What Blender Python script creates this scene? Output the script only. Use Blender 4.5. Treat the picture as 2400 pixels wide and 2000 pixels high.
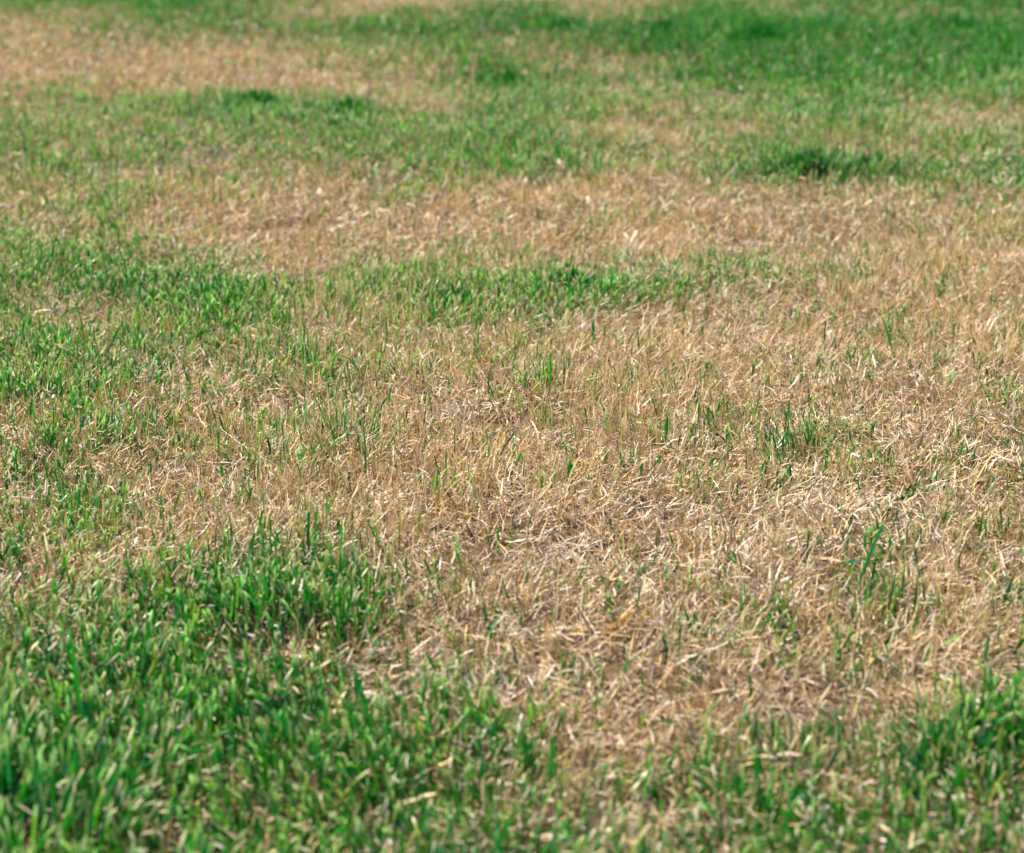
import bpy, math, random
import numpy as np
from mathutils import Vector

for o in list(bpy.data.objects):
    bpy.data.objects.remove(o, do_unlink=True)
scene = bpy.context.scene
col = scene.collection
R = math.radians
rng = np.random.default_rng(11)
random.seed(4)

# ------------------------------------------------------------------ camera, sky, sun, exposure
F_PX = 4510.0                       # focal length in photograph pixels (photo is 2400 x 2000)
CAM_H = 0.65
PITCH = math.atan(1400.0 / F_PX)
cam_d = bpy.data.cameras.new('camera')
cam = bpy.data.objects.new('camera', cam_d)
col.objects.link(cam)
cam.location = (0, 0, CAM_H)
cam.rotation_euler = (math.pi / 2 - PITCH, 0, 0)
cam_d.sensor_width = 36.0
cam_d.lens = 36.0 * F_PX / 2400.0
cam_d.clip_start = 0.02
cam_d.clip_end = 2000
cam_d.dof.use_dof = True
cam_d.dof.focus_distance = 2.06
cam_d.dof.aperture_fstop = 6.6
cam_d.dof.aperture_blades = 9
scene.camera = cam

SUN_EL, SUN_AZ = 55.0, 50.0        # azimuth: degrees from +Y (away from the camera) towards -X
world = bpy.data.worlds.new('World')
scene.world = world
world.use_nodes = True
nt = world.node_tree
nt.nodes.clear()
sky = nt.nodes.new('ShaderNodeTexSky')
sky.sky_type = 'NISHITA'
sky.sun_disc = False
sky.sun_elevation = R(SUN_EL)
sky.sun_rotation = R(-SUN_AZ)
bg = nt.nodes.new('ShaderNodeBackground')
bg.inputs['Strength'].default_value = 0.052
wo = nt.nodes.new('ShaderNodeOutputWorld')
nt.links.new(sky.outputs[0], bg.inputs[0])
nt.links.new(bg.outputs[0], wo.inputs[0])

sd = bpy.data.lights.new('sun', 'SUN')
sd.energy = 5.0
sd.angle = R(0.55)
sd.color = (1.0, 0.95, 0.87)
sun = bpy.data.objects.new('sun', sd)
col.objects.link(sun)
sdir = Vector((-math.sin(R(SUN_AZ)) * math.cos(R(SUN_EL)), math.cos(R(SUN_AZ)) * math.cos(R(SUN_EL)), math.sin(R(SUN_EL))))
sun.rotation_euler = (-sdir).to_track_quat('-Z', 'Y').to_euler()
sun.location = (0, 3, 8)

scene.render.engine = 'CYCLES'
vs = scene.view_settings
vs.view_transform = 'Standard'
vs.look = 'None'
vs.gamma = 1.0
vs.exposure = 1.38
vs.use_curve_mapping = False

# ------------------------------------------------------------------ where things stand
SP, CP = math.sin(PITCH), math.cos(PITCH)
def ground_at(px, py, z=0.0):
    """A point of the photograph -> the point of the lawn it shows (level z)."""
    u, v = (px - 1200.0) / F_PX, (1000.0 - py) / F_PX
    dy, dz = CP + v * SP, -SP + v * CP
    k = (z - CAM_H) / dz
    return u * k, dy * k
def photo_at(x, y, z):
    dz = z - CAM_H
    Z = y * CP - dz * SP
    return 1200 + F_PX * x / Z, 1000 - F_PX * (y * SP + dz * CP) / Z
def depth_of(y, z=0.0):
    return y * CP - (z - CAM_H) * SP

_tabs = {}
def vnoise(x, y, s, seed):
    """smooth value noise, features of size s (m), range -1..1"""
    if seed not in _tabs:
        _tabs[seed] = np.random.default_rng(900 + seed).uniform(-1, 1, (256, 256))
    T = _tabs[seed]
    X, Y = np.asarray(x) / s + 40.3, np.asarray(y) / s + 71.7
    i, j = np.floor(X).astype(int), np.floor(Y).astype(int)
    f, g = X - i, Y - j
    f = f * f * (3 - 2 * f); g = g * g * (3 - 2 * g)
    a, b = T[i & 255, j & 255], T[(i + 1) & 255, j & 255]
    c, d = T[i & 255, (j + 1) & 255], T[(i + 1) & 255, (j + 1) & 255]
    return (a * (1 - f) + b * f) * (1 - g) + (c * (1 - f) + d * f) * g

# How green the lawn is, 0 (dead straw) to 9 (lush), surveyed over the photograph and laid on the ground.
GREEN = [
 (0,   '777887642223', '422465677788'), (30,  '333676323657', '843586676687'),
 (60,  '234655556778', '877899998898'), (90,  '223333346766', '477889988889'),
 (120, '111111233456', '335788888889'), (150, '010111133347', '544578888788'),
 (180, '121111022347', '654577888788'), (210, '343223122247', '765577788888'),
 (240, '444668655236', '764345788445'), (270, '445568877456', '653344687333'),
 (300, '544556677667', '752244555555'), (340, '544654555778', '855345533345'),
 (370, '555644454577', '764346865456'), (400, '444433323454', '542247998678'),
 (430, '444322122432', '221122333456'), (460, '335322112312', '111111122233'),
 (500, '444311111112', '122111112233'), (540, '444311111121', '010011111122'),
 (580, '455432112223', '110012221111'), (620, '566554223323', '233344321111'),
 (660, '567776434445', '677554321111'), (700, '455677544445', '564332111111'),
 (740, '433466433354', '321111211111'), (780, '654444432222', '111121111111'),
 (830, '664434333211', '221111112111'), (880, '654322333211', '211111122212'),
 (930, '544322223212', '211111111112'), (980, '344321233111', '111122332222'),
 (1030,'343222332111', '112233432112'), (1080,'333211211112', '111122221223'),
 (1130,'344222211111', '111111111111'), (1180,'454312211111', '000001113311'),
 (1230,'343222221111', '000110112212'), (1280,'422234543111', '000111112111'),
 (1330,'334567886222', '111111112112'), (1380,'345688987322', '121123223222'),
 (1430,'566789887322', '111112232111'), (1480,'677776675333', '111122211112'),
 (1530,'788876653343', '211112221122'), (1580,'788887764454', '311111111113'),
 (1640,'778888865554', '322111222246'), (1700,'888887776555', '432223344577'),
 (1760,'998876777765', '432344445677'), (1820,'998876677655', '442344556665'),
 (1880,'998766666665', '543345555555'), (1940,'998666666666', '654455665555'),
 (2000,'887666666666', '665555554444')]
GY = np.array([r[0] for r in GREEN], float)
GV = np.array([[int(c) for c in r[1] + r[2]] for r in GREEN], float)
GV[GY >= 1690] += np.where((GV[GY >= 1690] > 2) & (GV[GY >= 1690] < 8), 1.1, 0)
def greenness(x, y):
    px, py = photo_at(np.asarray(x), np.asarray(y), terrain(x, y) + 0.02)
    fx = np.clip((px - 50) / 100, 0, 22.999)
    ix = fx.astype(int); fx = fx - ix
    py = np.clip(py, 0, 1999.9)
    iy = np.clip(np.searchsorted(GY, py, side='right') - 1, 0, len(GY) - 2)
    fy = (py - GY[iy]) / (GY[iy + 1] - GY[iy])
    a = GV[iy, ix] * (1 - fx) + GV[iy, ix + 1] * fx
    b = GV[iy + 1, ix] * (1 - fx) + GV[iy + 1, ix + 1] * fx
    return (a * (1 - fy) + b * fy) / 9.0

def terrain(x, y):
    return 0.016 * vnoise(x, y, 0.5, 1) + 0.006 * vnoise(x, y, 0.16, 2) + 0.0025 * vnoise(x, y, 0.06, 3)

# ------------------------------------------------------------------ materials
def grass_material(name, rough, spec, transl, tint=(1, 1, 1)):
    m = bpy.data.materials.new(name)
    m.use_nodes = True
    t = m.node_tree
    t.nodes.clear()
    out = t.nodes.new('ShaderNodeOutputMaterial')
    at = t.nodes.new('ShaderNodeAttribute'); at.attribute_name = 'col'
    geo = t.nodes.new('ShaderNodeNewGeometry')
    ns = t.nodes.new('ShaderNodeTexNoise')
    ns.inputs['Scale'].default_value = 420
    ns.inputs['Detail'].default_value = 2
    t.links.new(geo.outputs['Position'], ns.inputs['Vector'])
    mr = t.nodes.new('ShaderNodeMapRange')
    mr.inputs['From Min'].default_value = 0.3; mr.inputs['From Max'].default_value = 0.7
    mr.inputs['To Min'].default_value = 0.78; mr.inputs['To Max'].default_value = 1.2
    t.links.new(ns.outputs['Fac'], mr.inputs['Value'])
    mul = t.nodes.new('ShaderNodeVectorMath'); mul.operation = 'SCALE'
    t.links.new(at.outputs['Color'], mul.inputs[0])
    t.links.new(mr.outputs[0], mul.inputs['Scale'])
    p = t.nodes.new('ShaderNodeBsdfPrincipled')
    p.inputs['Roughness'].default_value = rough
    p.inputs['Specular IOR Level'].default_value = spec
    t.links.new(mul.outputs[0], p.inputs['Base Color'])
    tr = t.nodes.new('ShaderNodeBsdfTranslucent')
    tm = t.nodes.new('ShaderNodeVectorMath'); tm.operation = 'MULTIPLY'
    tm.inputs[1].default_value = tint
    t.links.new(mul.outputs[0], tm.inputs[0])
    t.links.new(tm.outputs[0], tr.inputs['Color'])
    mx = t.nodes.new('ShaderNodeMixShader')
    mx.inputs[0].default_value = transl
    t.links.new(p.outputs[0], mx.inputs[1]); t.links.new(tr.outputs[0], mx.inputs[2])
    t.links.new(mx.outputs[0], out.inputs[0])
    return m
M_GREEN = grass_material('living_grass', 0.42, 0.20, 0.30, (0.50, 1.25, 0.40))
M_DRY = grass_material('dry_grass', 0.5, 0.4, 0.22, (1.1, 0.95, 0.75))
M_THATCH = grass_material('thatch', 0.6, 0.3, 0.12, (1.1, 0.95, 0.75))

def soil_material():
    m = bpy.data.materials.new('soil')
    m.use_nodes = True
    t = m.node_tree
    p = t.nodes['Principled BSDF']
    p.inputs['Roughness'].default_value = 0.95
    p.inputs['Specular IOR Level'].default_value = 0.1
    tc = t.nodes.new('ShaderNodeTexCoord')
    n1 = t.nodes.new('ShaderNodeTexNoise'); n1.inputs['Scale'].default_value = 90; n1.inputs['Detail'].default_value = 8
    n2 = t.nodes.new('ShaderNodeTexNoise'); n2.inputs['Scale'].default_value = 2.2; n2.inputs['Detail'].default_value = 5
    for n in (n1, n2): t.links.new(tc.outputs['Object'], n.inputs['Vector'])
    r1 = t.nodes.new('ShaderNodeValToRGB')
    r1.color_ramp.elements[0].position = 0.3; r1.color_ramp.elements[0].color = (0.035, 0.024, 0.015, 1)
    r1.color_ramp.elements[1].position = 0.75; r1.color_ramp.elements[1].color = (0.16, 0.11, 0.07, 1)
    t.links.new(n1.outputs['Fac'], r1.inputs[0])
    r2 = t.nodes.new('ShaderNodeValToRGB')
    r2.color_ramp.elements[0].position = 0.4; r2.color_ramp.elements[0].color = (0.05, 0.12, 0.03, 1)
    r2.color_ramp.elements[1].position = 0.62; r2.color_ramp.elements[1].color = (0.26, 0.19, 0.10, 1)
    t.links.new(n2.outputs['Fac'], r2.inputs[0])
    at = t.nodes.new('ShaderNodeAttribute'); at.attribute_name = 'far_lawn'
    mx = t.nodes.new('ShaderNodeMix'); mx.data_type = 'RGBA'
    t.links.new(at.outputs['Fac'], mx.inputs[0])
    t.links.new(r1.outputs[0], mx.inputs[6]); t.links.new(r2.outputs[0], mx.inputs[7])
    t.links.new(mx.outputs[2], p.inputs['Base Color'])
    b = t.nodes.new('ShaderNodeBump'); b.inputs['Distance'].default_value = 0.006
    t.links.new(n1.outputs['Fac'], b.inputs['Height']); t.links.new(b.outputs[0], p.inputs['Normal'])
    return m

# ------------------------------------------------------------------ ground, one sheet to the horizon
def axis(lo, hi, step, far):
    a = list(np.arange(lo, hi + 1e-6, step))
    d, s = step * 2, []
    v = hi
    while v < far:
        v += d; d *= 1.7; s.append(v)
    d, l = step * 2, []
    v = lo
    while v > -far:
        v -= d; d *= 1.7; l.append(v)
    return np.array(l[::-1] + a + s)
gx, gy = axis(-3.4, 3.4, 0.04, 400), axis(0.6, 10.4, 0.04, 400)
XX, YY = np.meshgrid(gx, gy)
ZZ = terrain(XX, YY)
nx, ny = len(gx), len(gy)
idx = np.arange(nx * ny).reshape(ny, nx)
quads = np.stack([idx[:-1, :-1], idx[:-1, 1:], idx[1:, 1:], idx[1:, :-1]], -1).reshape(-1, 4)
def make_mesh(name, verts, quads, cols=None, smooth=True):
    me = bpy.data.meshes.new(name)
    n, q = len(verts), len(quads)
    me.vertices.add(n); me.vertices.foreach_set('co', np.ascontiguousarray(verts, np.float32).ravel())
    me.loops.add(q * 4); me.loops.foreach_set('vertex_index', np.ascontiguousarray(quads, np.int32).ravel())
    me.polygons.add(q)
    me.polygons.foreach_set('loop_start', np.arange(0, q * 4, 4, dtype=np.int32))
    me.polygons.foreach_set('use_smooth', np.full(q, smooth))
    if cols is not None:
        a = me.attributes.new('col', 'FLOAT_COLOR', 'POINT')
        c4 = np.ones((n, 4), np.float32); c4[:, :3] = cols
        a.data.foreach_set('color', c4.ravel())
    me.update(calc_edges=True)
    return me
gm = make_mesh('ground', np.stack([XX.ravel(), YY.ravel(), ZZ.ravel()], 1), quads)
fl = gm.attributes.new('far_lawn', 'FLOAT', 'POINT')
hw = 0.3 * np.abs(YY) + 1.0
fv = np.clip(np.maximum(np.maximum((np.abs(XX) - hw) / 0.8, (YY - 9.6) / 0.8), (0.9 - YY) / 0.3), 0, 1)
fl.data.foreach_set('value', fv.ravel().astype(np.float32))
gm.materials.append(soil_material())
ground = bpy.data.objects.new('ground', gm)
col.objects.link(ground)
ground['kind'] = 'structure'
ground['label'] = 'brown soil of the lawn under the grass'
ground['category'] = 'ground'

# ------------------------------------------------------------------ blades
def blades(bx, by, bz, az, lean, curv, length, width, roll, twist, c0, c1, ctip, rows, prof, cross=2, fold=0.18, kink=None):
    """Vectorised grass blades. rows: positions 0..1 along the blade, prof: relative width there."""
    N, K = len(bx), len(rows)
    dx, dy = np.cos(az), np.sin(az)
    pos = np.zeros((N, K, 3)); tan = np.zeros((N, K, 3))
    cur = np.stack([bx, by, bz], 1).astype(float)
    tp = 0.0
    for k, t in enumerate(rows):
        tm = (t + tp) / 2
        th = lean + curv * tm
        if kink is not None: th = th + kink * (tm > 0.5)
        step = (t - tp) * length
        cur = cur + np.stack([np.sin(th) * dx, np.sin(th) * dy, np.cos(th)], 1) * step[:, None]
        pos[:, k] = cur
        th2 = lean + curv * t
        if kink is not None: th2 = th2 + kink * (t > 0.5)
        tan[:, k] = np.stack([np.sin(th2) * dx, np.sin(th2) * dy, np.cos(th2)], 1)
        tp = t
    s = np.stack([-dy, dx, np.zeros(N)], 1)[:, None, :]
    n = np.cross(tan, np.broadcast_to(s, tan.shape))
    a = roll[:, None] + twist[:, None] * np.array(rows)[None]
    w = np.cos(a)[..., None] * s + np.sin(a)[..., None] * n
    fn = np.cross(w, tan)
    hwid = (np.array(prof)[None] * width[:, None] * 0.5)[..., None]
    if cross == 2:
        V = np.stack([pos - w * hwid, pos + w * hwid], 2)
    else:
        V = np.stack([pos - w * hwid, pos + fn * hwid * 2 * fold, pos + w * hwid], 2)
    rt = np.array(rows)
    m = np.clip(rt, 0, 1)[None, :, None]
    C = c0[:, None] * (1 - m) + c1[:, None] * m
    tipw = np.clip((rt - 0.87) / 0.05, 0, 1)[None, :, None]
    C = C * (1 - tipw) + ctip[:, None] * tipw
    C = np.repeat(C[:, :, None], cross, 2)
    V = V.reshape(-1, 3); C = C.reshape(-1, 3)
    q = []
    for k in range(K - 1):
        for c in range(cross - 1):
            q.append([k * cross + c, k * cross + c + 1, (k + 1) * cross + c + 1, (k + 1) * cross + c])
    Q = (np.array(q)[None] + (np.arange(N) * K * cross)[:, None, None]).reshape(-1, 4)
    return V, Q, np.clip(C, 0.004, 0.9)

class Pile:
    def __init__(self): self.v, self.q, self.c, self.n = [], [], [], 0
    def add(self, V, Q, C):
        self.v.append(V); self.q.append(Q + self.n); self.c.append(C); self.n += len(V)
    def build(self, name, mat):
        me = make_mesh(name, np.concatenate(self.v), np.concatenate(self.q), np.concatenate(self.c))
        me.materials.append(mat)
        o = bpy.data.objects.new(name, me); col.objects.link(o)
        return o

def pick(pal, n):
    pal = np.array(pal); w = pal[:, 3] / pal[:, 3].sum()
    c = pal[rng.choice(len(pal), n, p=w), :3]
    c2 = pal[rng.choice(len(pal), n, p=w), :3]
    f = rng.uniform(0, 0.45, (n, 1))
    c = c * (1 - f) + c2 * f
    return c * rng.uniform(0.78, 1.22, (n, 1))
PAL_GREEN = [(0.012, 0.172, 0.018, 4), (0.008, 0.130, 0.036, 4.5), (0.028, 0.215, 0.014, 2.4), (0.075, 0.235, 0.016, 0.8), (0.022, 0.195, 0.085, 2.0)]
PAL_STRAW = [(0.66, 0.485, 0.26, 4), (0.70, 0.500, 0.20, 2.0), (0.69, 0.54, 0.38, 3.0), (0.38, 0.255, 0.12, 1.7), (0.80, 0.70, 0.54, 2.0), (0.28, 0.26, 0.06, 1.0)]
PAL_THATCH = [(0.58, 0.42, 0.25, 3), (0.64, 0.50, 0.37, 2.8), (0.34, 0.225, 0.12, 2.4), (0.72, 0.63, 0.55, 1.5), (0.11, 0.070, 0.040, 3.0), (0.60, 0.40, 0.15, 1.2)]

def scatter(y0, y1, dens, k=0.27, m=0.10, outer=None):
    """random feet between two distances inside the wedge of lawn; outer: only the margin beyond, that wide"""
    W = k * y1 + m + (outer or 0)
    n = int(2 * W * (y1 - y0) * dens)
    x, y = rng.uniform(-W, W, n), rng.uniform(y0, y1, n)
    lim = k * y + m
    keep = np.abs(x) < lim if outer is None else (np.abs(x) >= lim) & (np.abs(x) < lim + outer)
    return x[keep], y[keep]

# ------------------------------------------------------------------ blades and tufts that stand out one by one
HUE = {'g': ((0.04, 0.17, 0.02), (0.016, 0.200, 0.030)), 'd': ((0.02, 0.10, 0.02), (0.010, 0.120, 0.040)),
       't': ((0.03, 0.17, 0.06), (0.026, 0.215, 0.115)), 'l': ((0.08, 0.25, 0.02), (0.060, 0.300, 0.030)),
       'y': ((0.10, 0.17, 0.03), (0.36, 0.30, 0.05)), 'b': ((0.07, 0.16, 0.09), (0.20, 0.30, 0.27)),  # 'b' has the bluish sheen of the sky painted into the blade
       's': ((0.50, 0.34, 0.15), (0.68, 0.49, 0.24)), 'o': ((0.55, 0.33, 0.08), (0.72, 0.46, 0.13)),
       'w': ((0.55, 0.46, 0.38), (0.76, 0.70, 0.66)), 'p': ((0.30, 0.30, 0.12), (0.52, 0.50, 0.28))}
FEET = []
CROPS = {3: (0, 500, 2.3333), 4: (800, 700, 2.625), 5: (1500, 700, 2.3333), 6: (0, 1200, 2.1875), 7: (800, 1300, 2.3333), 8: (1600, 1300, 2.5)}
RR = (0, 0.18, 0.4, 0.62, 0.8, 0.91, 0.94, 1.0)
def lawn_at(px, py):
    """the point of the uneven lawn that the photograph shows at a pixel"""
    z = 0.0
    for _ in range(5):
        x, y = ground_at(px, py, z)
        z = float(terrain(x, y))
    return x, y, z
def part(name, V, Q, C, mat, parent):
    used = np.unique(Q)
    re = np.full(len(V), -1); re[used] = np.arange(len(used))
    me = make_mesh(name, V[used], re[Q], C[used])
    me.materials.append(mat)
    o = bpy.data.objects.new(name, me); col.objects.link(o); o.parent = parent
    return o
def one_blade(crop, org, parent, x0, y0, x1, y1, wpx, hue, mow=True):
    """a single blade from its foot to its tip, placed where the photograph shows both"""
    ox, oy, k = CROPS[crop]
    fx, fy = ox + x0 / k, oy + y0 / k
    tx, ty = ox + x1 / k, oy + y1 / k
    gx_, gy_, gz_ = lawn_at(fx, fy)
    sc = F_PX / depth_of(gy_, gz_)                      # photo pixels per metre there
    lat, rise = (tx - fx) / sc, (fy - ty) / sc / CP
    flat = abs(lat) > 1.3 * max(rise, 0)
    back = random.uniform(-0.15, 0.2) * max(rise, 0.01) if not flat else 0.35 * rise
    h = rise - back * SP if not flat else max(0.004, rise * 0.55)
    dist = math.hypot(lat, back)
    L = math.hypot(dist, h) * 1.02
    chord = math.atan2(dist, max(h, 0.001))
    bend = random.uniform(0.15, 0.5) * min(1.0, chord + 0.3)
    az = math.atan2(back, lat)
    z0 = gz_ - 0.001 if not flat else gz_ + 0.014
    FEET.append((gx_, gy_, 0.35 * lat))
    w = wpx / k / sc
    green = hue in 'gdtlyb'
    c0, c1 = (np.array([c]) * random.uniform(0.88, 1.15) for c in HUE[hue])
    ct = np.array([[0.58, 0.50, 0.30]]) * random.uniform(0.7, 1.1)
    if green and mow: prof = (0.7, 0.9, 1.0, 0.98, 0.88, 0.74, 0.68, 0.5)
    elif green: prof = (0.7, 0.9, 1, 0.95, 0.72, 0.45, 0.3, 0.05)
    else: prof = (0.7, 0.85, 1, 0.95, 0.8, 0.6, 0.5, 0.2)
    A = lambda v: np.array([float(v)])
    roll = math.pi / 2 * (0.0 if flat else abs(math.cos(az))) * 0.9 + random.gauss(0, 0.35)
    V, Q, C = blades(A(gx_ - org[0]), A(gy_ - org[1]), A(z0 - org[2]), A(az), A(chord - bend / 2), A(bend), A(L), A(w), A(roll), A(random.gauss(0, 0.35)), c0, c1, c1, RR, prof, 3, 0.16)
    if green and mow:
        b = part('blade', V, Q[:-2], C, M_GREEN, parent)
        t = part('cut_tip', V, Q[-2:], np.repeat(ct, len(V), 0), M_DRY, b)
    else:
        part('blade', V, Q, C, M_GREEN if green else M_DRY, parent)
def tuft(crop, label, lst, group=None):
    ox, oy, k = CROPS[crop]
    cx, cy = sum(b[0] for b in lst) / len(lst), sum(b[1] for b in lst) / len(lst)
    org = lawn_at(ox + cx / k, oy + cy / k)
    dead = all(b[5] in 'sowp' for b in lst)
    kind = ('dry_' if dead else 'grass_') + ('sprig' if len(lst) < 3 else 'tuft')
    o = bpy.data.objects.new(kind, None)
    o.empty_display_size = 0.01
    col.objects.link(o); o.location = org
    for b in lst: one_blade(crop, org, o, *b)
    o['category'] = kind.replace('_', ' ')
    o['label'] = label
    if group: o['group'] = group
    return o

tuft(4, 'small dark green tuft opening in a V, alone in the middle of the straw', [(1025,1110,1003,1005,20,'d'),(1035,1110,1052,1015,14,'g'),(1045,1105,1115,935,20,'g',False),(1050,1105,1120,1010,18,'g',False),(985,1035,943,950,16,'t')])
tuft(4, 'single upright bright green blade with a short one beside it in straw', [(1350,960,1356,780,16,'g',False),(1375,890,1392,812,12,'g',False),(1300,850,1296,815,12,'g')])
tuft(4, 'two short dark green blades meeting at the foot in a narrow V', [(985,1230,930,1135,14,'d',False),(985,1218,990,1145,11,'g',False)])
tuft(4, 'tiny green V of two thin blades below the narrow V', [(1055,1240,1028,1188,11,'g',False),(1058,1240,1085,1190,10,'l',False)])
tuft(4, 'loose sprawling green tuft with arching blades between dry stems', [(1720,1060,1710,970,15,'g'),(1742,1062,1735,985,13,'g'),(1830,1120,1850,1005,16,'g'),(1905,1085,1965,955,20,'g'),(1880,965,1785,925,12,'d',False),(2000,1030,2052,975,15,'d',False),(1942,1195,1885,1055,10,'l',False),(2092,935,2020,870,15,'d',False),(1955,1020,1975,965,13,'g')])
tuft(4, 'dark green single blade leaning over dry thatch under the sprawling tuft', [(1750,1275,1780,1128,15,'d',False)])
tuft(4, 'short dark green blade pair standing in the thatch', [(1765,1330,1790,1250,16,'d'),(1983,1272,1965,1198,9,'l',False)])
tuft(4, 'broad teal blade standing straight in the straw below the green strip', [(1552,325,1545,140,24,'t')])
tuft(4, 'group of short blue green blades in dry grass', [(1000,505,1020,425,20,'t'),(988,595,972,535,24,'t'),(932,565,916,440,13,'t',False),(860,545,808,430,12,'g',False)])
tuft(4, 'two leaning dark blades beside a pale straw stem', [(240,555,266,425,14,'d',False),(130,465,182,385,17,'g')])
tuft(4, 'dense little dark green tuft at the edge of the straw', [(60,755,85,680,16,'d'),(75,745,58,690,15,'g'),(100,695,142,618,14,'g'),(48,700,30,600,12,'g'),(90,760,110,660,13,'g')])
tuft(4, 'broad green blade with a golden edge, next to a thin leaning one', [(1940,1570,1950,1398,24,'d'),(1930,1572,1938,1405,10,'o'),(2052,1575,2010,1418,15,'g',False)])
tuft(4, 'yellow green tuft of three blades among straw stems', [(960,1565,966,1398,19,'g'),(925,1550,885,1415,22,'l'),(1040,1535,1046,1425,13,'l')])
tuft(4, 'two stubby green blades beside the yellow green tuft', [(630,1505,668,1425,17,'g'),(690,1535,702,1438,16,'g')])
tuft(4, 'short upright blade and a leaning one in tan stems', [(512,685,520,588,14,'g'),(602,655,553,560,12,'g',False)])
tuft(4, 'wide golden dead blades rising together from the thatch', [(950,965,1000,800,20,'o'),(968,960,1003,830,14,'s'),(985,830,1060,740,12,'s')])
tuft(4, 'pale bent dead blade with a whitish face', [(1290,445,1345,322,16,'w')])
tuft(4, 'dying olive blades leaning over to one side', [(1050,900,1158,795,18,'p'),(1070,930,1150,810,12,'y')])
tuft(4, 'three short blue blades close together in the straw', [(742,1010,724,938,16,'t'),(765,965,790,900,18,'b'),(820,985,818,925,15,'t')])
tuft(5, 'big dark green tuft with two long blades lying over the straw', [(1390,1180,1515,1145,22,'d',False),(1500,1140,1640,1072,18,'d',False),(1192,1165,1145,1088,18,'d'),(1160,1205,1153,1095,17,'g'),(1238,1105,1247,1018,20,'b'),(1202,1100,1183,985,12,'g',False),(1348,1105,1344,1015,18,'d'),(1440,1115,1478,1008,17,'d',False),(1428,1118,1465,1035,18,'d',False),(1512,1140,1517,975,14,'g',False),(1395,1130,1370,1070,16,'d'),(1415,1140,1425,1075,16,'d')])
tuft(5, 'green blades bending at the foot of the big dark tuft', [(1332,1200,1293,1115,19,'g'),(1342,1262,1320,1165,16,'g',False),(1145,1300,1150,1185,20,'d'),(1220,1260,1225,1170,13,'l'),(1290,1340,1272,1240,13,'l')])
tuft(5, 'very long curved green blade rising out of a low tuft', [(1182,1622,1325,1212,26,'t'),(1150,1560,1162,1408,20,'t'),(1118,1545,1083,1440,14,'g'),(1085,1590,1060,1470,13,'g'),(1100,1535,1225,1530,16,'t',False)])
tuft(5, 'pair of green blades touching at their tips in pale straw', [(1842,1355,1868,1178,20,'g',False),(1892,1335,1872,1198,17,'g',False),(1860,1300,1822,1210,9,'g',False)])
tuft(5, 'lone thin dark blade standing upright in bright straw', [(910,1435,919,1248,13,'t',False)])
tuft(5, 'broad teal blades splayed low to one side', [(552,1475,500,1375,24,'t'),(545,1475,458,1390,12,'t',False),(570,1300,588,1215,16,'t')])
tuft(5, 'fan of fine green blades with dead stems around its foot', [(420,765,370,668,14,'g'),(430,765,410,688,15,'g'),(440,775,452,690,13,'g'),(395,745,338,598,11,'t',False),(425,760,388,655,12,'g'),(335,810,322,735,11,'g')])
tuft(5, 'open row of short dark green blades by a crossing straw', [(738,782,680,678,17,'d'),(716,652,736,608,15,'g'),(793,765,801,618,15,'g',False),(852,692,825,640,17,'g'),(880,652,881,608,14,'g'),(958,722,970,608,16,'g'),(1010,700,1040,640,15,'g'),(985,690,975,620,15,'g')])
tuft(5, 'thick green blade leaning past a thin upright one', [(1162,655,1222,585,18,'g'),(1225,705,1228,610,10,'g',False)])
tuft(5, 'single broad green blade leaning far over in pale grass', [(1695,598,1765,515,22,'g',False)])
tuft(5, 'tall thin blade above a small cluster in the straw', [(1388,335,1310,108,14,'t',False),(1395,300,1428,238,13,'g'),(1482,195,1468,105,13,'g'),(1385,370,1390,290,14,'t')])
tuft(5, 'two close green blades between bleached stems', [(1988,845,1990,740,16,'g'),(2002,830,2013,755,15,'g'),(1940,815,1950,750,12,'g')])
tuft(5, 'single slim blade over a hollow in the straw', [(2003,1095,2008,985,13,'l',False)])
tuft(5, 'leaning dark pair in dry grass beyond the row of short blades', [(1508,435,1536,342,14,'d',False),(1475,450,1452,390,14,'g'),(1440,520,1480,475,22,'t')])
tuft(5, 'short lone green blade low in the thatch', [(358,1190,376,1105,16,'g')])
tuft(5, 'whitish stub of dead stem lying beside green stubble', [(140,1450,78,1382,14,'w')])
tuft(5, 'green blade with an orange dying tip', [(268,1425,300,1350,22,'y')])
tuft(5, 'small upright green cluster between matted dead leaves', [(1612,1055,1621,930,15,'g'),(1590,1035,1591,945,15,'g'),(1640,1050,1660,960,12,'g'),(1560,1010,1550,940,11,'g')])
tuft(5, 'pale flat dead leaf standing on edge in the straw', [(1428,925,1442,815,22,'w')])
tuft(3, 'long thin pale stem slanting across the dry grass', [(910,1090,670,790,8,'p',False)])
tuft(3, 'pale teal broad blades in a low green tuft at the straw edge', [(355,1640,445,1500,28,'b'),(340,1640,360,1500,22,'t'),(295,1560,240,1350,16,'g',False),(250,1500,300,1400,20,'g'),(120,1260,75,1150,16,'g',False),(215,1530,190,1410,14,'g')])
tuft(3, 'dark green blades grouped at the foot of a dry slope', [(1225,1480,1215,1370,16,'g'),(1310,1450,1330,1370,16,'g'),(1345,1460,1395,1340,16,'g'),(1330,1470,1320,1400,14,'d'),(1250,1470,1235,1390,14,'g')])
tuft(3, 'tall dark blade and a blue one crossing in the straw', [(1480,1370,1400,1210,13,'d',False),(1545,1390,1590,1210,16,'t',False)])
tuft(3, 'slim dark blades leaning together beside golden stems', [(815,1080,795,1000,16,'g'),(775,1050,735,965,22,'g'),(985,970,960,1000,16,'t'),(940,1050,975,975,18,'t')])
tuft(3, 'three tall green blades in the half green turf', [(420,1200,395,1050,17,'g'),(290,980,185,760,14,'g',False),(405,880,345,735,13,'l',False)])
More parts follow.
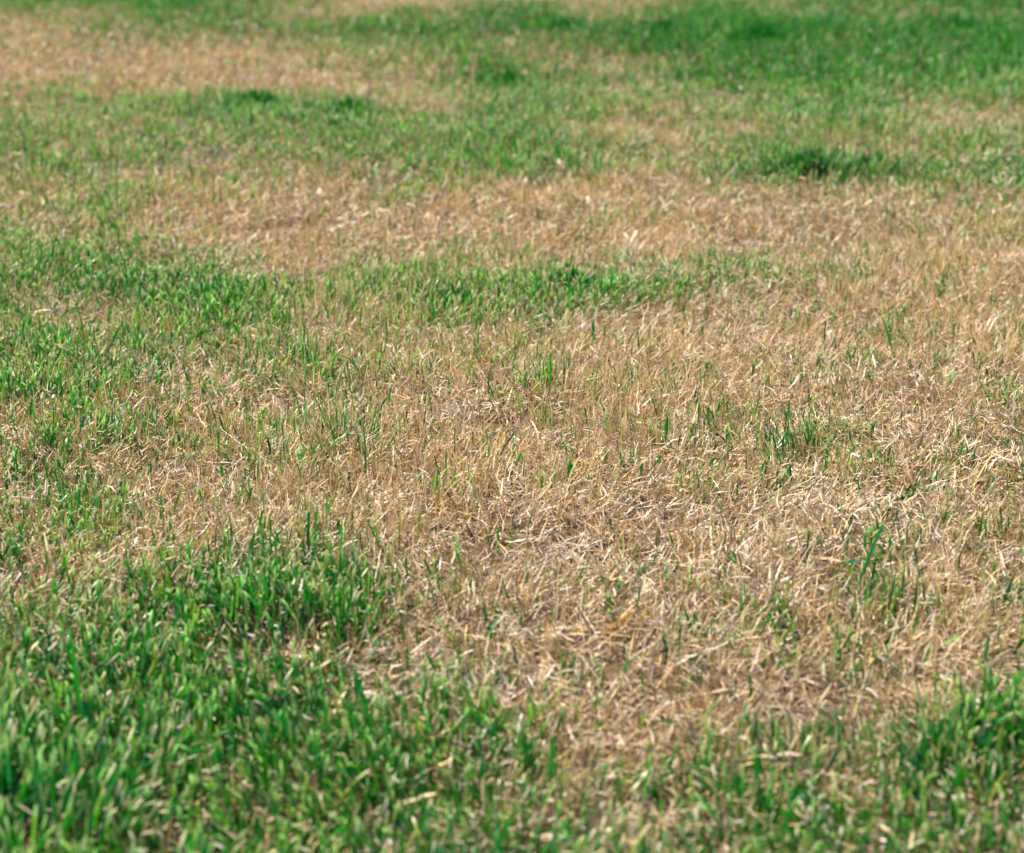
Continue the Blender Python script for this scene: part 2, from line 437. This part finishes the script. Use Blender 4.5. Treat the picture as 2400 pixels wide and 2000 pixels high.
tuft(3, 'leaning green blades around a straw wisp', [(1240,960,1210,920,18,'g'),(1310,985,1360,930,14,'g'),(1180,880,1165,930,13,'l'),(1500,1060,1535,1100,15,'g'),(1650,1130,1640,1050,14,'g')])
# foreground, where the lawn is lush and the blades are broad
tuft(6, 'tall slim blade rising behind the lush green clump', [(1162,195,1118,0,14,'t')])
tuft(6, 'broad bright blade arching at the edge of the lush clump', [(705,410,648,235,26,'l')])
tuft(6, 'two broad flat dark blades side by side with blunt tips', [(180,810,177,640,34,'d'),(232,860,292,645,34,'g')])
tuft(6, 'very tall dark blade in lush grass with a broad shorter one', [(430,1210,422,540,24,'g',False),(445,1250,450,940,32,'t')])
tuft(6, 'long slender light green stem leaning in lush turf', [(942,1205,868,670,24,'l')])
tuft(6, 'broad mid green blade with a pale mown tip next to the slender stem', [(1092,1125,1043,815,36,'g')])
tuft(6, 'long blade folded over to one side above the lush turf', [(705,850,785,640,28,'b'),(785,640,882,465,26,'d',False)])
tuft(6, 'narrow bluish blade with sky sheen in its colour', [(1242,885,1220,695,18,'b')])
tuft(6, 'stout green blade beside a dry forked stem', [(1462,730,1444,555,22,'t')])
tuft(6, 'wide teal blade leaning against an upright one', [(1912,1110,1800,755,34,'t'),(1738,1000,1772,775,28,'g')])
tuft(6, 'short wide pale green blade cut flat', [(1302,1145,1300,1015,32,'t')])
tuft(6, 'large splayed tuft of long broad blades in the lushest corner', [(232,1490,128,1265,34,'t'),(368,1510,432,1278,36,'l'),(468,1500,552,1085,30,'b'),(205,1440,165,1200,30,'g'),(330,1560,300,1330,30,'g'),(400,1480,455,1240,26,'g'),(270,1540,268,1280,28,'d'),(60,1560,30,1250,34,'g'),(100,1500,95,1260,34,'d')])
tuft(6, 'small blue white blade in lush grass, sky sheen in its colour', [(618,782,572,655,20,'b')])
tuft(6, 'golden forked dry stem over green turf', [(1456,810,1415,665,18,'s'),(1415,665,1315,585,16,'s'),(1420,668,1365,560,12,'s')])
tuft(6, 'curved golden dry blade hooked over the lush clump', [(1638,512,1745,388,18,'o')])
tuft(6, 'short straight dry blade standing in dense green', [(838,735,852,598,20,'s')])
tuft(6, 'pair of tall dry straws in the near green turf', [(885,1760,838,1555,24,'s'),(702,1760,690,1530,28,'s')])
tuft(6, 'upright blades crowning the lush clump', [(1520,570,1524,255,22,'g'),(1228,335,1238,195,20,'b'),(1275,270,1312,95,24,'g'),(1030,475,1048,285,26,'l'),(1120,420,1095,250,20,'g'),(1390,400,1410,230,20,'g'),(1640,360,1685,210,20,'g'),(1560,380,1552,220,20,'g'),(950,420,965,280,22,'g'),(860,450,845,300,22,'d'),(1690,440,1770,330,22,'g')])
tuft(6, 'green blade lying slantwise over dead stems', [(20,1045,155,915,30,'l')])
tuft(6, 'thin blade leaning out over the straw from the lush clump', [(1700,205,1785,15,14,'g',False)])
tuft(6, 'dark tuft standing at the border of straw and turf', [(130,320,85,165,22,'d'),(145,330,60,180,16,'d',False),(110,300,60,100,16,'t',False)])
tuft(6, 'dark vertical blades deep in the lush turf', [(760,900,770,700,34,'d'),(640,940,700,780,26,'t'),(560,820,540,640,24,'d')])
tuft(7, 'broad green blade sloping beside a dark upright one', [(500,1090,592,815,32,'g'),(700,1005,712,765,30,'g')])
tuft(7, 'golden bundle of dry stems forking sideways', [(1425,445,1572,308,20,'o'),(1500,465,1585,325,18,'s'),(1530,420,1590,310,14,'o'),(1440,470,1560,380,12,'s')])
tuft(7, 'arched golden dry leaf bowed over the turf', [(740,1025,825,945,22,'s'),(825,945,945,925,18,'s')])
tuft(7, 'tall green blade upright in half dry turf', [(1640,1430,1692,995,30,'l',False)])
tuft(7, 'green blade drooping in an arc', [(1900,1110,1850,1030,22,'g'),(1850,1032,1728,998,20,'d',False)])
tuft(7, 'wide dark green blade in mixed dry turf', [(962,650,938,475,24,'d')])
tuft(7, 'broad dry leaf lying across green grass', [(335,1465,515,1378,28,'s',False)])
tuft(7, 'slim green blade leaning in dry stubble', [(1518,745,1572,545,18,'t')])
tuft(7, 'short broad green blade in pale straw near dry bundle', [(1955,420,1922,305,26,'g')])
tuft(7, 'stubby bright green blade pointing aside in the dry stubble', [(1378,1005,1432,898,26,'l')])
tuft(8, 'dark teal blades crossing in the straw', [(440,310,418,208,18,'t'),(462,445,472,330,28,'d'),(485,330,465,260,14,'d'),(605,480,598,370,18,'d'),(725,590,718,370,16,'d',False),(575,340,520,255,18,'d')])
tuft(8, 'thick bright blade leaning to a dark one at the straw edge', [(98,450,58,330,24,'g'),(60,465,0,300,22,'g',False)])
tuft(8, 'half dry green stalk lying on the straw', [(185,462,315,335,18,'p')])
tuft(8, 'dark blade leaning over straw beside a lying green one', [(1170,555,1245,428,24,'d'),(1530,612,1645,548,26,'l',False)])
tuft(8, 'tall pale green blade standing over a lush corner', [(1752,735,1787,455,24,'t')])
tuft(8, 'white blue curved stem in green grass', [(1808,730,1768,625,24,'w')])
tuft(8, 'green blade with a bent stem in dry stubble', [(402,890,385,685,26,'g')])
tuft(8, 'teal blade with a whitish dead stub at its tip', [(732,1175,680,975,28,'t'),(668,995,618,940,22,'w')])
tuft(8, 'broad green upright blade in dim mixed turf', [(1602,1460,1608,1205,36,'l')])
tuft(8, 'upright gold leaf with blunt end in green turf', [(1040,1310,1045,1125,30,'p')])
tuft(8, 'two pale gold leaves tilted in the near turf', [(1935,1280,1885,1110,34,'s'),(1955,1395,1910,1280,28,'s')])
tuft(8, 'grey white dead stem tilted in dark grass', [(1805,1085,1768,975,24,'w')])
tuft(8, 'short wide teal blade at the straw border', [(948,935,965,825,32,'t')])
tuft(8, 'wide dry leaf piece lying on green stubble', [(100,1525,192,1462,28,'s',False)])

# ------------------------------------------------------------------ the mass of the grass
living, dry, thatch = Pile(), Pile(), Pile()
R4, P4 = (0, 0.4, 0.76, 0.93, 1.0), (0.75, 1.0, 0.9, 0.72, 0.42)
R3, P3 = (0, 0.5, 0.9, 1.0), (0.8, 1.0, 0.75, 0.35)
R2, P2 = (0, 0.55, 1.0), (0.85, 1.0, 0.45)

def crowded(x, y):
    """true beside the foot of a tuft that stands out, where little else grows"""
    out = np.zeros(len(x), bool)
    for fx, fy, lat in FEET:
        ry = 0.026 if fy > 1.85 else 0.046
        i = np.nonzero(np.abs(y - fy + ry * 0.5) < ry)[0]
        dx = x[i] - fx - lat * 0.5
        dy = y[i] - fy + ry * 0.5
        out[i] |= (dx / (0.009 if fy > 1.85 else 0.012)) ** 2 + (dy / ry) ** 2 < 1
    return out
def standing(x, y, lod, wmul):
    if lod < 2:
        o = ~(crowded(x, y) & (rng.uniform(0, 1, len(x)) < 0.82 * (1 - 0.8 * greenness(x, y))))
        x, y = x[o], y[o]
    G = greenness(x, y)
    tuft = vnoise(x, y, 0.055, 5) * 0.6 + vnoise(x, y, 0.022, 6) * 0.55
    pg = np.clip(0.95 * G ** 1.35 + 0.012 + tuft * (0.09 + 1.0 * G * (1 - G)), 0.012, 0.97)
    is_g = rng.uniform(0, 1, len(x)) < pg
    # thin spots in the dead turf
    thin = vnoise(x, y, 0.10, 8) * 0.5 + vnoise(x, y, 0.035, 9) * 0.5
    keep = rng.uniform(0, 1, len(x)) < np.where(is_g, np.clip(0.86 + thin * 0.7, 0.3, 1), np.clip(0.72 + thin * 0.8, 0.12, 1))
    x, y, G, is_g = x[keep], y[keep], G[keep], is_g[keep]
    wind = vnoise(x, y, 0.14, 10) * math.pi * 1.4 + vnoise(x, y, 0.04, 11) * 1.5
    hn = 1 + 0.26 * vnoise(x, y, 0.28, 12) + 0.20 * vnoise(x, y, 0.09, 17) + 0.14 * vnoise(x, y, 0.04, 13)
    z = terrain(x, y) - 0.002
    for g in (True, False):
        s = is_g == g
        n = int(s.sum())
        if n == 0: continue
        xs, ys, zs, Gs = x[s], y[s], z[s], G[s]
        az = wind[s] + rng.normal(0, 1.1, n)
        U = rng.uniform(0, 1, n)
        if g:
            L = (0.023 + 0.021 * Gs + 0.008 * np.clip(Gs - 0.85, 0, 0.15) / 0.15) * hn[s] * rng.uniform(0.6, 1.3, n)
            L *= np.where(U < 0.05, 1.35, 1)
            wd = rng.uniform(0.0014, 0.0030, n) * (0.85 + 0.35 * Gs) * wmul
            lean = np.abs(rng.normal(0.05, 0.30, n)); curv = rng.normal(0.25, 0.45, n)
            c1 = pick(PAL_GREEN, n)
            yel = (rng.uniform(0, 1, n) < 0.05 + 0.18 * (1 - Gs))[:, None]
            c1 = np.where(yel, c1 * 0.45 + np.array([0.26, 0.24, 0.04]), c1)
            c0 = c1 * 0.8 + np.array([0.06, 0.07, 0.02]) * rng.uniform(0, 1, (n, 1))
            mown = (rng.uniform(0, 1, n) < 0.72)[:, None]
            ct = np.where(mown, pick([(0.64, 0.54, 0.30, 2), (0.70, 0.64, 0.46, 1.4), (0.44, 0.29, 0.11, 0.8)], n), c1)
            if lod == 0:
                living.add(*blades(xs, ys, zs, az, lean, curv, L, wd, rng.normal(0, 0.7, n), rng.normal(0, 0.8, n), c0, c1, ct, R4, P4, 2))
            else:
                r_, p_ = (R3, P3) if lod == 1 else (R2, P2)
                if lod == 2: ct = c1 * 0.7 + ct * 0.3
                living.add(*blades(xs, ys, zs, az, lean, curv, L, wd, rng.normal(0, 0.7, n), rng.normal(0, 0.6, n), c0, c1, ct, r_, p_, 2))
        else:
            L = (0.026 + 0.010 * Gs) * hn[s] * rng.uniform(0.55, 1.35, n)
            L *= np.where(U < 0.06, 1.45, 1)
            wd = rng.uniform(0.0006, 0.0014, n) * wmul * np.where(rng.uniform(0, 1, n) < 0.08, 2.0, 1) * (1.15 if lod else 1)
            lay = rng.uniform(0, 1, n) < 0.40
            lean = np.where(lay, rng.uniform(0.75, 1.35, n), np.abs(rng.normal(0.1, 0.38, n)))
            curv = rng.normal(0.15, 0.55, n)
            kink = np.where(rng.uniform(0, 1, n) < 0.10, rng.uniform(0.6, 1.5, n), 0)
            c1 = pick(PAL_STRAW, n)
            och = (rng.uniform(0, 1, n) < 0.55 * Gs)[:, None]
            c1 = np.where(och, c1 * 0.35 + np.array([0.26, 0.23, 0.06]), c1)
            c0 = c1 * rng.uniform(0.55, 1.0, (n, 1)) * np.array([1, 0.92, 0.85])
            gb = (rng.uniform(0, 1, n) < 0.10 + 0.25 * Gs)[:, None]
            c0 = np.where(gb, np.array([0.16, 0.20, 0.04]), c0)
            r_, p_ = ((0, 0.35, 0.7, 1.0), (0.9, 1.0, 0.8, 0.25)) if lod == 0 else (R2, P2)
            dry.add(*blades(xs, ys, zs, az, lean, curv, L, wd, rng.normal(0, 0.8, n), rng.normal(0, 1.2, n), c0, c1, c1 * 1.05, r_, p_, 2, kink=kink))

def litter(x, y, lod, wmul):
    G = greenness(x, y)
    keep = rng.uniform(0, 1, len(x)) < np.clip(0.9 - 0.25 * G + 0.35 * vnoise(x, y, 0.05, 15), 0.1, 1)
    x, y, G = x[keep], y[keep], G[keep]
    n = len(x)
    L = rng.uniform(0.008, 0.030, n) * (1 - 0.55 * G)
    wd = rng.uniform(0.0005, 0.0013, n) * wmul * np.where(rng.uniform(0, 1, n) < 0.06, 2.2, 1)
    az = vnoise(x, y, 0.08, 16) * 4 + rng.normal(0, 1.3, n)
    up = rng.beta(1.4, 2.6, n)
    z = terrain(x, y) + 0.001 + up * (0.011 + 0.032 * G)
    lean = rng.normal(1.22 - 0.3 * G, 0.36, n); curv = rng.normal(0.1, 0.4, n)
    c = pick(PAL_THATCH, n)
    r_, p_ = ((0, 0.5, 1.0), (0.8, 1, 0.5)) if lod == 0 else ((0, 1.0), (1, 0.7))
    thatch.add(*blades(x, y, z, az, lean, curv, L, wd, rng.normal(0, 0.6, n), rng.normal(0, 0.6, n), c * 0.9, c, c, r_, p_, 2))

YA, YB, YC, YD = 0.98, 3.1, 5.0, 9.6
standing(*scatter(YA, YB, 50000), 0, 1.0)
standing(*scatter(YB, YC, 23000), 1, 1.3)
standing(*scatter(YC, YD, 9500), 2, 2.0)
litter(*scatter(YA, YB, 52000), 0, 1.0)
litter(*scatter(YB, YC, 19000), 1, 1.5)
litter(*scatter(YC, YD, 7000), 1, 2.2)
# the lawn going on beyond what the photograph takes in
R2, P2 = (0, 1.0), (1.0, 0.5)
standing(*scatter(YA, YB, 13000, outer=0.9), 2, 2.0)
litter(*scatter(YA, YB, 16000, outer=0.9), 1, 2.0)
standing(*scatter(YB, YD, 5500, outer=0.9), 2, 2.4)
litter(*scatter(YB, YD, 4500, outer=0.9), 1, 2.6)
standing(*scatter(YA, YD, 1500, m=1.0, outer=1.5), 2, 4.5)
standing(*scatter(YD, 14.0, 1300, m=2.0), 2, 5.0)
litter(*scatter(YA, YD, 900, m=1.0, outer=1.5), 1, 5.0)
litter(*scatter(YD, 14.0, 800, m=2.0), 1, 6.0)

def stuff(o, label, cat):
    o['kind'] = 'stuff'; o['label'] = label; o['category'] = cat
stuff(living.build('living_grass', M_GREEN), 'living green mown grass in lush patches across the lawn', 'grass')
stuff(dry.build('dry_grass', M_DRY), 'dead straw coloured grass standing in the dry patches', 'dry grass')
stuff(thatch.build('thatch', M_THATCH), 'pale matted thatch and clippings lying on the soil', 'thatch')


# coarse taller clumps farther back, coloured dark for shade in the turf hollows
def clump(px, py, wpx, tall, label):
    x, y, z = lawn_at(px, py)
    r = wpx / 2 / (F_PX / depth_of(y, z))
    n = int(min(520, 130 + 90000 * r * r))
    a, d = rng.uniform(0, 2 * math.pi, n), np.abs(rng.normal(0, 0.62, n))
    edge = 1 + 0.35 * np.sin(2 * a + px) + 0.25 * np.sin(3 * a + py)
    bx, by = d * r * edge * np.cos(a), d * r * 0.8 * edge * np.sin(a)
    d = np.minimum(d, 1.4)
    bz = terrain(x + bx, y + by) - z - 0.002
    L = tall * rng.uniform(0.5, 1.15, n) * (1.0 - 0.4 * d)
    c1 = pick([(0.008, 0.105, 0.022, 3), (0.012, 0.140, 0.045, 2), (0.022, 0.175, 0.016, 2)], n)  # darker greens carry the shade between tufts
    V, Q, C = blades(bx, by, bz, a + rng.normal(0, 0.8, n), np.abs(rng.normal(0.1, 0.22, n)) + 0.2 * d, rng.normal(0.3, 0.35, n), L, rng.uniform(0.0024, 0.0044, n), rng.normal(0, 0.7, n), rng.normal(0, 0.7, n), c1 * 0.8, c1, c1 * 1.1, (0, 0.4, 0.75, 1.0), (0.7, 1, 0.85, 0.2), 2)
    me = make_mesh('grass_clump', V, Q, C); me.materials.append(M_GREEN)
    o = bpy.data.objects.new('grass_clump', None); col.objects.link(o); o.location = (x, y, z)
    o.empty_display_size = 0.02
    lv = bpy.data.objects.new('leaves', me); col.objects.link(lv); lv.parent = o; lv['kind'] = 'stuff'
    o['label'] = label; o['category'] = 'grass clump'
clump(1900, 418, 210, 0.062, 'coarse grass clump with deep shade in its colour where the green turf meets the straw')
clump(2040, 412, 150, 0.052, 'low shade-coloured clump beside the deepest shade-coloured coarse clump on the straw border')
clump(1790, 108, 300, 0.085, 'wide grass clump coloured as deepest shade far back in the lush green turf')
clump(1560, 95, 190, 0.070, 'raised shade-coloured clump beside the widest far clump in lush turf')
clump(1330, 85, 180, 0.070, 'shade-coloured clump on the far lush turf next to bleached grass')
clump(2250, 90, 130, 0.075, 'rounded shade-coloured clump in far lush turf beyond the pale strip')
clump(495, 722, 110, 0.048, 'green shade-coloured clump rooted in the half dry turf')
clump(1065, 740, 120, 0.048, 'shade-coloured clump at the end of the green strip between two straw patches')
clump(1345, 692, 170, 0.043, 'long shade-coloured clump in the green strip between two straw patches')
clump(600, 262, 170, 0.060, 'shade-coloured clump along the lush strip below the far bleached patch')
clump(820, 285, 150, 0.060, 'second shade-coloured clump along the lush strip below the far bleached patch')
clump(1200, 215, 120, 0.060, 'shade-coloured clump in the mottled turf behind the pale gap')
